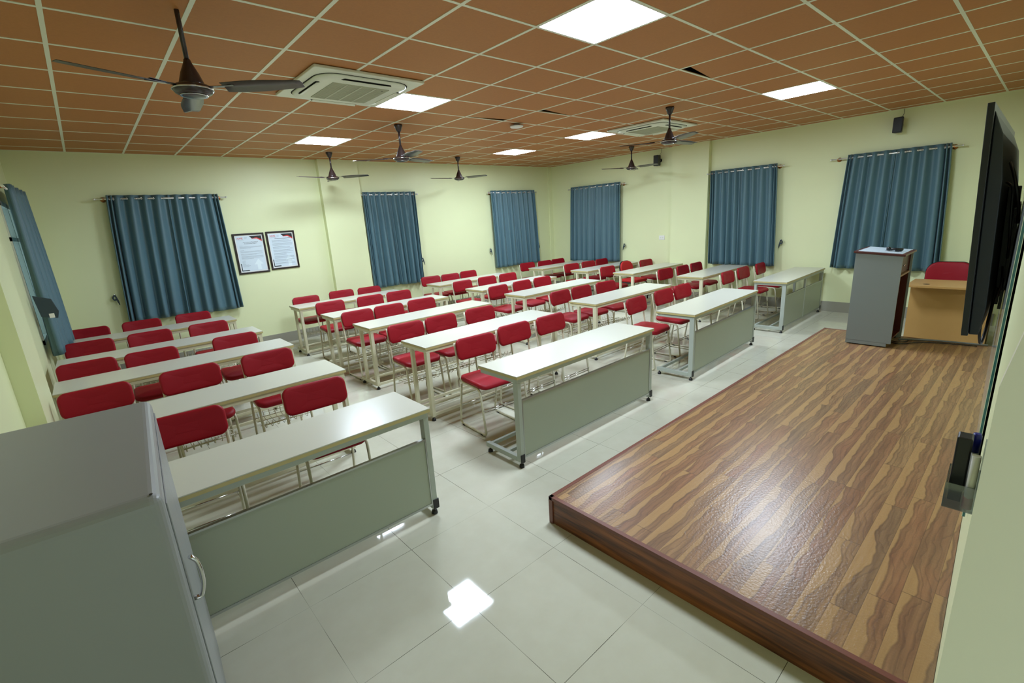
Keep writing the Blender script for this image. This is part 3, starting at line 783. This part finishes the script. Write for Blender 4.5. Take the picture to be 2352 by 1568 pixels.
# ------------------------------------------------------------------ framed notices
def notice(x0, z0, x1, z1, lab, left):
    t = thing('framed_notice', lab, 'framed notice', (x0, YB, z0), 0, 'framed notices on the back wall')
    W_, H_ = x1 - x0, z1 - z0; fw = .028
    bm = bmesh.new()
    for a in ((0, 0, W_, fw), (0, H_ - fw, W_, H_), (0, fw, fw, H_ - fw), (W_ - fw, fw, W_, H_ - fw)): box(bm, a[0], -.022, a[1], a[2], -.001, a[3])
    obj('frame', bm, 'frame', t, bevel=.003)
    bm = bmesh.new(); box(bm, fw, -.010, fw, W_ - fw, -.004, H_ - fw); pp = obj('printed_sheet', bm, 'white', t)
    Y = -.0102
    def poly(name, pts, m_, y=Y):
        bm = bmesh.new(); prism(bm, pts, y - .0003, y, 'y'); return obj(name, bm, m_, pp)
    m_ = .042
    poly('blue_ground', [(m_, m_), (W_ - m_, m_), (W_ - m_, H_ - m_), (m_, H_ - m_)], 'paper')
    X1, Z1 = W_ - m_, H_ - m_
    poly('corner_banner', [(X1 - .185, Z1 - .004), (X1, Z1 - .004), (X1, Z1 - .085), (X1 - .075, Z1 - .038), (X1 - .15, Z1 - .042)], 'ink', Y - .0006)
    bm = bmesh.new(); prism(bm, [(X1 - .105, Z1 - .032), (X1 - .07, Z1 - .032), (X1, Z1 - .075), (X1, Z1 - .098), (X1 - .075, Z1 - .048), (X1 - .145, Z1 - .050), (X1 - .155, Z1 - .042), (X1 - .105, Z1 - .040)], Y - .0014, Y - .0012, 'y'); obj('corner_stripe', bm, 'redink', pp)
    poly('corner_bracket', [(m_ + .006, m_ + .13), (m_ + .018, m_ + .125), (m_ + .018, m_ + .02), (m_ + .115, m_ + .02), (m_ + .125, m_ + .006), (m_ + .006, m_ + .006)], 'ink', Y - .0006)
    ax = W_ * .68
    poly('arrow', [(ax - .028, m_ + .01), (ax + .028, m_ + .01), (ax + .028, m_ + .10), (ax + .07, m_ + .10), (ax, m_ + .19), (ax - .07, m_ + .10), (ax - .028, m_ + .10)], 'paperlight', Y - .0006)
    rot = (PI / 2, 0, 0)
    text('logo', 'XIME', .042, 'redink', pp, (m_ + .012, Y - .0012, Z1 - .050), rot, sx=1.0)
    bm = bmesh.new()
    def line(xa, xb, z, h=.0028): box(bm, xa, Y - .0012, z, xb, Y - .0006, z + h)
    for q in range(3): line(m_ + .125, m_ + .17 - q * .006, Z1 - .026 - q * .010, .002)
    line(m_ + .015, m_ + .12, Z1 - .062, .0018)
    rnd = random.Random(3 if left else 9)
    if left:
        zs = [(.155, .05), (.172, .36), (.184, .36), (.196, .17), (.232, .06), (.250, .36), (.262, .36), (.290, .36), (.302, .25), (.326, .36), (.338, .36), (.354, .36), (.366, .19), (.396, .05), (.415, .05), (.432, .04), (.448, .05), (.464, .09), (.478, .12), (.492, .09)]
    else:
        zs = [(.098 + .0135 * q + (.012 if q % 4 == 0 else 0), rnd.choice((.36, .36, .34, .22, .30))) for q in range(31)]
    for zz, ln in zs:
        xa = m_ + .035; xb = min(xa + ln * (W_ - .13) / .36, X1 - .02)
        if zz < H_ - .12: line(xa, xb, Z1 - zz)
    obj('text_lines', bm, 'greyink', pp)
    if left:
        text('heading', 'Xavier Institute of Management &', .0165, 'ink', pp, (W_ / 2 + .015, Y - .0012, Z1 - .105), rot, 'CENTER')
        text('heading', 'Entrepreneurship, Bangalore', .0165, 'ink', pp, (W_ / 2 + .015, Y - .0012, Z1 - .127), rot, 'CENTER')
    else:
        bm = bmesh.new(); box(bm, W_ * .28, Y - .0012, Z1 - .082, W_ * .82, Y - .0006, Z1 - .076); obj('heading_line', bm, 'ink', pp)
notice(1.825, 1.255, 2.295, 1.905, 'left of the two black framed notices, with few text lines and pale arrow', True)
notice(2.325, 1.275, 2.785, 1.91, 'right of the two black framed notices, densely printed', False)

# ------------------------------------------------------------------ small things on the walls
def speaker(y, lab):
    t = thing('wall_speaker', lab, 'speaker', (XR - .13, y, 2.85), 0, 'black wall speakers')
    bm = bmesh.new(); prism(bm, [(-.07, -.06), (-.055, .06), (.06, .045), (.06, -.045)], -.11, .10); obj('cabinet', bm, 'black', t, bevel=.012)
    bm = bmesh.new(); prism(bm, [(-.074, -.05), (-.061, .05), (-.058, .05), (-.07, -.05)], -.095, .085); obj('grille', bm, 'tvback', t)
    bm = bmesh.new(); tube(bm, [(.05, 0, 0), (.128, 0, 0)], .014, 8); tube(bm, [(.118, 0, 0), (.129, 0, 0)], .035, 12); obj('bracket', bm, 'black', t)
    bm = bmesh.new(); tube(bm, fillet([(.05, -.01, .09), (.10, -.03, .15), (.12, -.02, .22)], .03), .003, 5); obj('cable', bm, 'black', t)
speaker(1.70, 'small black speaker high on right wall above the podium')
speaker(5.63, 'small black speaker high on right wall behind the far fan')
t = thing('socket_plate', 'small white switch plate on the right wall', 'socket', (XR - .001, 5.565, 1.28))
bm = bmesh.new(); box(bm, -.01, -.065, -.045, 0, .065, .045); obj('plate', bm, 'white', t, bevel=.003)
for q in (-1, 1):
    bm = bmesh.new(); box(bm, -.013, q * .025 - .012, -.012, -.0095, q * .025 + .012, .014); obj('switch', bm, 'ac', t, bevel=.001)

# ------------------------------------------------------------------ ceiling fittings
for k, (i, j) in enumerate(lights):
    x = GX0 + (i + .5) * G; y = GY0 + (j + .5) * G
    side = 'left side' if i == 4 else 'right side'
    dist = {3: 'nearest the stage', 7: 'in the middle beside the air conditioner', 8: 'in the middle beside the air conditioner', 11: 'farthest back'}[j]
    t = thing('ceiling_light', 'square LED ceiling panel light, %s, %s' % (side, dist), 'ceiling light', (x, y, H), 0, 'square LED ceiling lights')
    bm = bmesh.new(); e = .298
    for a in ((-e, -e, e, -e + .012), (-e, e - .012, e, e), (-e, -e + .012, -e + .012, e - .012), (e - .012, -e + .012, e, e - .012)): box(bm, a[0], a[1], -.004, a[2], a[3], .012)
    box(bm, -e, -e, .012, e, e, .03); obj('frame', bm, 'white', t)
    bm = bmesh.new(); r_ = rrect(.572, .572, .02, 4); v = [bm.verts.new((a, b, -.003)) for a, b in r_]; bm.faces.new(v)
    o = obj('diffuser', bm, 'emit', t)
    if o.data.polygons[0].normal.z > 0: o.data.flip_normals()

def fan(x, y, base, lab, canopy=True):
    t = thing('ceiling_fan', lab, 'ceiling fan', (x, y, H), 0, 'brown three-blade ceiling fans')
    if canopy:
        bm = bmesh.new(); lathe(bm, [(.050, -.002), (.052, -.014), (.030, -.07), (.017, -.088)], seg=20); obj('canopy', bm, 'fan', t)
    bm = bmesh.new(); tube(bm, [(0, 0, .2 if not canopy else -.01), (0, 0, -.29)], .0125, 10); obj('downrod', bm, 'fan', t)
    bm = bmesh.new(); lathe(bm, [(.016, -.24), (.022, -.26), (.045, -.31), (.062, -.36), (.066, -.372)], seg=24); obj('bell_cover', bm, 'fan', t)
    bm = bmesh.new(); lathe(bm, [(.06, -.365), (.085, -.372), (.098, -.385), (.100, -.397), (.090, -.412), (.065, -.424), (.035, -.430), (.01, -.431)], seg=32); mo = obj('motor', bm, 'fan', t)
    bm = bmesh.new(); pr_ = [(.1015 + .0035 * math.cos(a), -.393 + .0045 * math.sin(a)) for a in [2 * PI * q / 8 for q in range(9)]]; lathe(bm, pr_, seg=32); lathe(bm, [(.066, -.4235), (.070, -.4245), (.066, -.4265), (.062, -.4255)], seg=32); obj('trim_ring', bm, 'chrome', mo)
    for k in range(3):
        a = math.radians(base + 120 * k); bm = bmesh.new(); NN = 10; rows = []
        for q in range(NN + 1):
            s = q / NN; r = .17 + .43 * s; wd = .050 + .014 * math.sin(PI * min(1, s * 1.2)) ; wd = wd if s < .93 else wd * .8
            tw = -math.radians(13 - 4 * s); row = []
            for u, zz in ((-wd, 0), (0, .006), (wd, 0)):
                for dz in (.0012, -.0012): row.append(bm.verts.new((r, u * math.cos(tw), -.388 + zz + u * math.sin(tw) + dz)))
            rows.append(row)
        for A, B in zip(rows, rows[1:]):
            for p, q2 in ((0, 2), (2, 4)):
                bm.faces.new((A[p], A[q2], B[q2], B[p])).smooth = True; bm.faces.new((A[p + 1], B[p + 1], B[q2 + 1], A[q2 + 1])).smooth = True
            bm.faces.new((A[0], B[0], B[1], A[1])); bm.faces.new((A[4], A[5], B[5], B[4]))
        for R2 in (rows[0], rows[-1]): bm.faces.new((R2[0], R2[1], R2[3], R2[2])); bm.faces.new((R2[2], R2[3], R2[5], R2[4]))
        b = obj('blade', bm, 'blade', t); b.rotation_euler = (0, 0, a)
        bm = bmesh.new(); prism(bm, [(.075, -.018), (.14, -.012), (.23, -.030), (.23, .030), (.14, .012), (.075, .018)], -.384, -.381); obj('blade_bracket', bm, 'fan', b)
    return t
fan(.65, 3.32, 82, 'large nearest ceiling fan at upper left, thick rod rising into the ceiling', False)
fan(3.20, 5.54, 140, 'ceiling fan in the room centre, in front of the back wall')
fan(3.25, 7.88, 72, 'ceiling fan at the back wall, above the left curtain gap')
fan(5.69, 7.77, 52, 'small distant ceiling fan near the far end of the back wall')
fan(5.70, 3.33, 118, 'ceiling fan under the right air conditioner')
fan(8.26, 5.62, 145, 'ceiling fan near the right wall and far speaker')

def cassette(x, y, lab, rz):
    t = thing('cassette_air_conditioner', lab, 'air conditioner', (x, y, H), rz, 'ceiling cassette air conditioners')
    e = .475
    bm = bmesh.new()
    for k in range(1): prism(bm, rrect(2 * e, 2 * e, .012, 3), -.026, -.004)
    obj('outer_panel', bm, 'ac', t, bevel=.005)
    bm = bmesh.new(); lay = []
    for (sz, z, r) in ((.80, -.026, .16), (.80, -.034, .16), (.77, -.046, .145), (.66, -.052, .07)):
        lay.append([bm.verts.new((a, b, z)) for a, b in rrect(sz, sz, r, 8)])
    for A, B in zip(lay, lay[1:]):
        for q in range(len(A)): bm.faces.new((A[q], A[(q + 1) % len(A)], B[(q + 1) % len(A)], B[q])).smooth = True
    bm.faces.new(lay[0]); bm.faces.new(lay[-1]); obj('inner_panel', bm, 'ac', t)
    bm = bmesh.new()
    A = rrect(.82, .82, .17, 8); B = rrect(.80, .80, .16, 8)
    va = [bm.verts.new((p[0], p[1], -.0268)) for p in A]; vb = [bm.verts.new((p[0], p[1], -.0268)) for p in B]
    for q in range(len(A)): bm.faces.new((va[q], va[(q + 1) % len(A)], vb[(q + 1) % len(A)], vb[q]))
    obj('shadow_gap', bm, 'dark', t)
    bm = bmesh.new(); box(bm, -.25, -.25, -.0545, .25, .25, -.051)
    gr = obj('intake_grille', bm, 'acgrille', t)
    bm = bmesh.new()
    for q in range(26): yq = -.245 + q * .0196; box(bm, -.25, yq, -.057, .25, yq + .008, -.0545)
    for q in (-.125, 0, .125): box(bm, q - .008, -.25, -.058, q + .008, .25, -.0545)
    obj('grille_slats', bm, 'acgrille', gr)
    for k in range(4):
        a = k * PI2
        bm = bmesh.new(); prism(bm, [(-.22, .345), (.22, .345), (.20, .372), (-.20, .372)], -.0515, -.0465); s_ = obj('air_slot', bm, 'dark', t); s_.rotation_euler = (0, 0, a)
        bm = bmesh.new(); vs = [(-.20, .335, -.0545), (.20, .335, -.0545), (.21, .368, -.063), (-.21, .368, -.063)]
        v0 = [bm.verts.new(v) for v in vs]; v1 = [bm.verts.new((v[0], v[1] + .002, v[2] + .003)) for v in vs]
        bm.faces.new(v0); bm.faces.new(v1)
        for q in range(4): bm.faces.new((v0[q], v0[(q + 1) % 4], v1[(q + 1) % 4], v1[q]))
        s_ = obj('louvre', bm, 'ac', t); s_.rotation_euler = (0, 0, a)
    bm = bmesh.new(); lathe(bm, [(.008, -.0585), (.008, -.0575)], (.20, -.21, 0), 10); obj('indicator', bm, 'black', t)
cassette(AC1[0], AC1[1], 'white ceiling cassette air conditioner at left, beside a light panel', 0)
cassette(AC2[0], AC2[1], 'white ceiling cassette air conditioner at right, behind a fan', 0)
t = thing('access_point', 'small round white device hanging from the ceiling centre', 'ceiling device', (4.58, 4.89, H - .0))
bm = bmesh.new(); box(bm, -.03, -.02, -.025, .03, .02, -.003); obj('mount', bm, 'alu', t)
bm = bmesh.new(); lathe(bm, [(.03, -.022), (.085, -.026), (.088, -.034), (.08, -.046), (.05, -.052), (.01, -.053)], seg=28); obj('disc_body', bm, 'white', t)
bm = bmesh.new(); lathe(bm, [(.0885, -.0265), (.090, -.0285), (.0885, -.0305)], seg=28); obj('dark_rim', bm, 'black', t)

# ------------------------------------------------------------------ front wall: glass board, marker holder, television
wang = math.atan(.0375)
def on_wall(x, off, z): return (x, yw(x) + off, z)
t = thing('glass_board', 'frameless glass writing board on the front wall, seen edge-on', 'writing board', on_wall(2.1, 0, .77), wang)
bm = bmesh.new(); box(bm, .0, .006, 0, 2.4, .0075, 1.2); obj('white_backing', bm, 'glassboard', t)
bm = bmesh.new(); box(bm, .0, .0076, 0, 2.4, .0135, 1.2); obj('glass_sheet', bm, 'glassedge', t, label='teal glass edge')
bm = bmesh.new(); box(bm, .0, .0136, 0, 2.4, .0150, 1.2); obj('front_film', bm, 'glassboard', t)
for x in (.1, 2.3):
    for z in (.08, 1.12):
        bm = bmesh.new(); tube(bm, [(x, .0004, z), (x, .006, z)], .012, 12); obj('standoff', bm, 'chrome', t)

t = thing('marker_holder', 'smoky acrylic marker holder on front wall at the right edge', 'pen holder', on_wall(1.5, .001, 1.10), wang)
bm = bmesh.new()
box(bm, 0, .003, 0, .115, .060, .003); box(bm, 0, .0, .0, .115, .003, .16); box(bm, 0, .057, .003, .115, .060, .07); box(bm, -.003, .0, 0, .0, .060, .07); box(bm, .115, .0, 0, .118, .060, .07)
obj('acrylic_tray', bm, 'acrylic', t, bevel=.0008)
t = thing('board_duster', 'black board duster standing in the marker holder', 'duster', on_wall(1.53, .028, 1.1045), wang)
bm = bmesh.new(); box(bm, 0, -.002, .032, .046, .028, .178); obj('felt_block', bm, 'black', t, bevel=.004)
bm = bmesh.new(); box(bm, .004, 0, 0, .046, .026, .0318); obj('grip', bm, 'tvback', t, bevel=.003)
def marker(x, off, z, cap, lab, tilt=0):
    t = thing('marker_pen', lab, 'marker', on_wall(x, off, z)); t.rotation_euler = (0, tilt, 0)
    bm = bmesh.new(); lathe(bm, [(.008, 0), (.009, .004), (.009, .115)], seg=14); obj('barrel', bm, 'markerwhite', t)
    if cap == 'bluecap': prof = [(.0097, .1155), (.0097, .16), (.007, .166)]
    else: prof = [(.0098, -.030), (.0098, -.0005)]
    bm = bmesh.new(); lathe(bm, prof, seg=14); obj('cap', bm, cap, t)
marker(1.594, .021, 1.112, 'bluecap', 'blue-capped marker standing in the acrylic holder')
marker(1.516, .0155, 1.1345, 'redcap', 'red-capped marker standing cap down in the acrylic holder')

t = thing('television', 'large black wall-mounted television seen from its edge', 'television', (2.8, .173, 1.26), wang * .3)
TW, TH_ = 1.68, .95
t.rotation_euler = (-math.radians(2.8), 0, wang * .3)
bm = bmesh.new(); box(bm, 0, 0, 0, TW, .022, TH_); obj('bezel_body', bm, 'tv', t, bevel=.002)
bm = bmesh.new(); box(bm, .012, .0221, .014, TW - .012, .023, TH_ - .010); obj('screen', bm, 'screen', t)
bm = bmesh.new(); prism(bm, [(-.001, .0), (-.001, TH_ - .03), (-.030, TH_ - .12), (-.045, TH_ - .30), (-.045, .12), (-.03, 0)], .035, TW - .035, 'x'); obj('back_cover', bm, 'tvback', t, bevel=.003)
bm = bmesh.new(); box(bm, .5, -.075, .10, 1.2, -.046, .62); obj('electronics_box', bm, 'black', t, bevel=.004)
t = thing('tv_mount', 'black television wall bracket and box between wall and screen', 'wall bracket', (3.3, yw(3.3), 1.30), wang)
bm = bmesh.new(); box(bm, .0, .018, .0, .55, .030, .50); obj('wall_plate', bm, 'black', t)
bm = bmesh.new(); box(bm, .02, .031, .02, .16, .046, .48); box(bm, .38, .031, .02, .52, .046, .48); obj('arm', bm, 'black', t)
def loopcable(pts, r, lab):
    bm = bmesh.new(); tube(bm, fillet(pts, .08, 6), r, 6); tag(obj('television_cable', bm, 'black'), lab, 'cable', 'black cables behind the television')
loopcable([(3.0, .155, 1.98), (2.95, .135, 1.93), (2.93, .115, 1.86), (2.98, .100, 1.78), (3.2, .105, 1.72)], .006, 'black cable looping behind the television near its top')
loopcable([(3.02, .155, 1.90), (2.96, .13, 1.88), (2.95, .12, 1.76), (3.0, .11, 1.64), (3.2, .115, 1.56)], .005, 'black cable hanging behind the television, lower loop')
loopcable([(3.05, .152, 1.40), (3.03, .150, 1.22), (3.06, .140, 1.16), (3.12, .135, 1.22), (3.2, .130, 1.42)], .006, 'black cable loop hanging below the television back')
loopcable([(3.2, .125, 1.52), (3.14, .115, 1.46), (3.16, .11, 1.40), (3.22, .115, 1.48), (3.3, .125, 1.36)], .004, 'thin black cable tangle beside the television bracket')
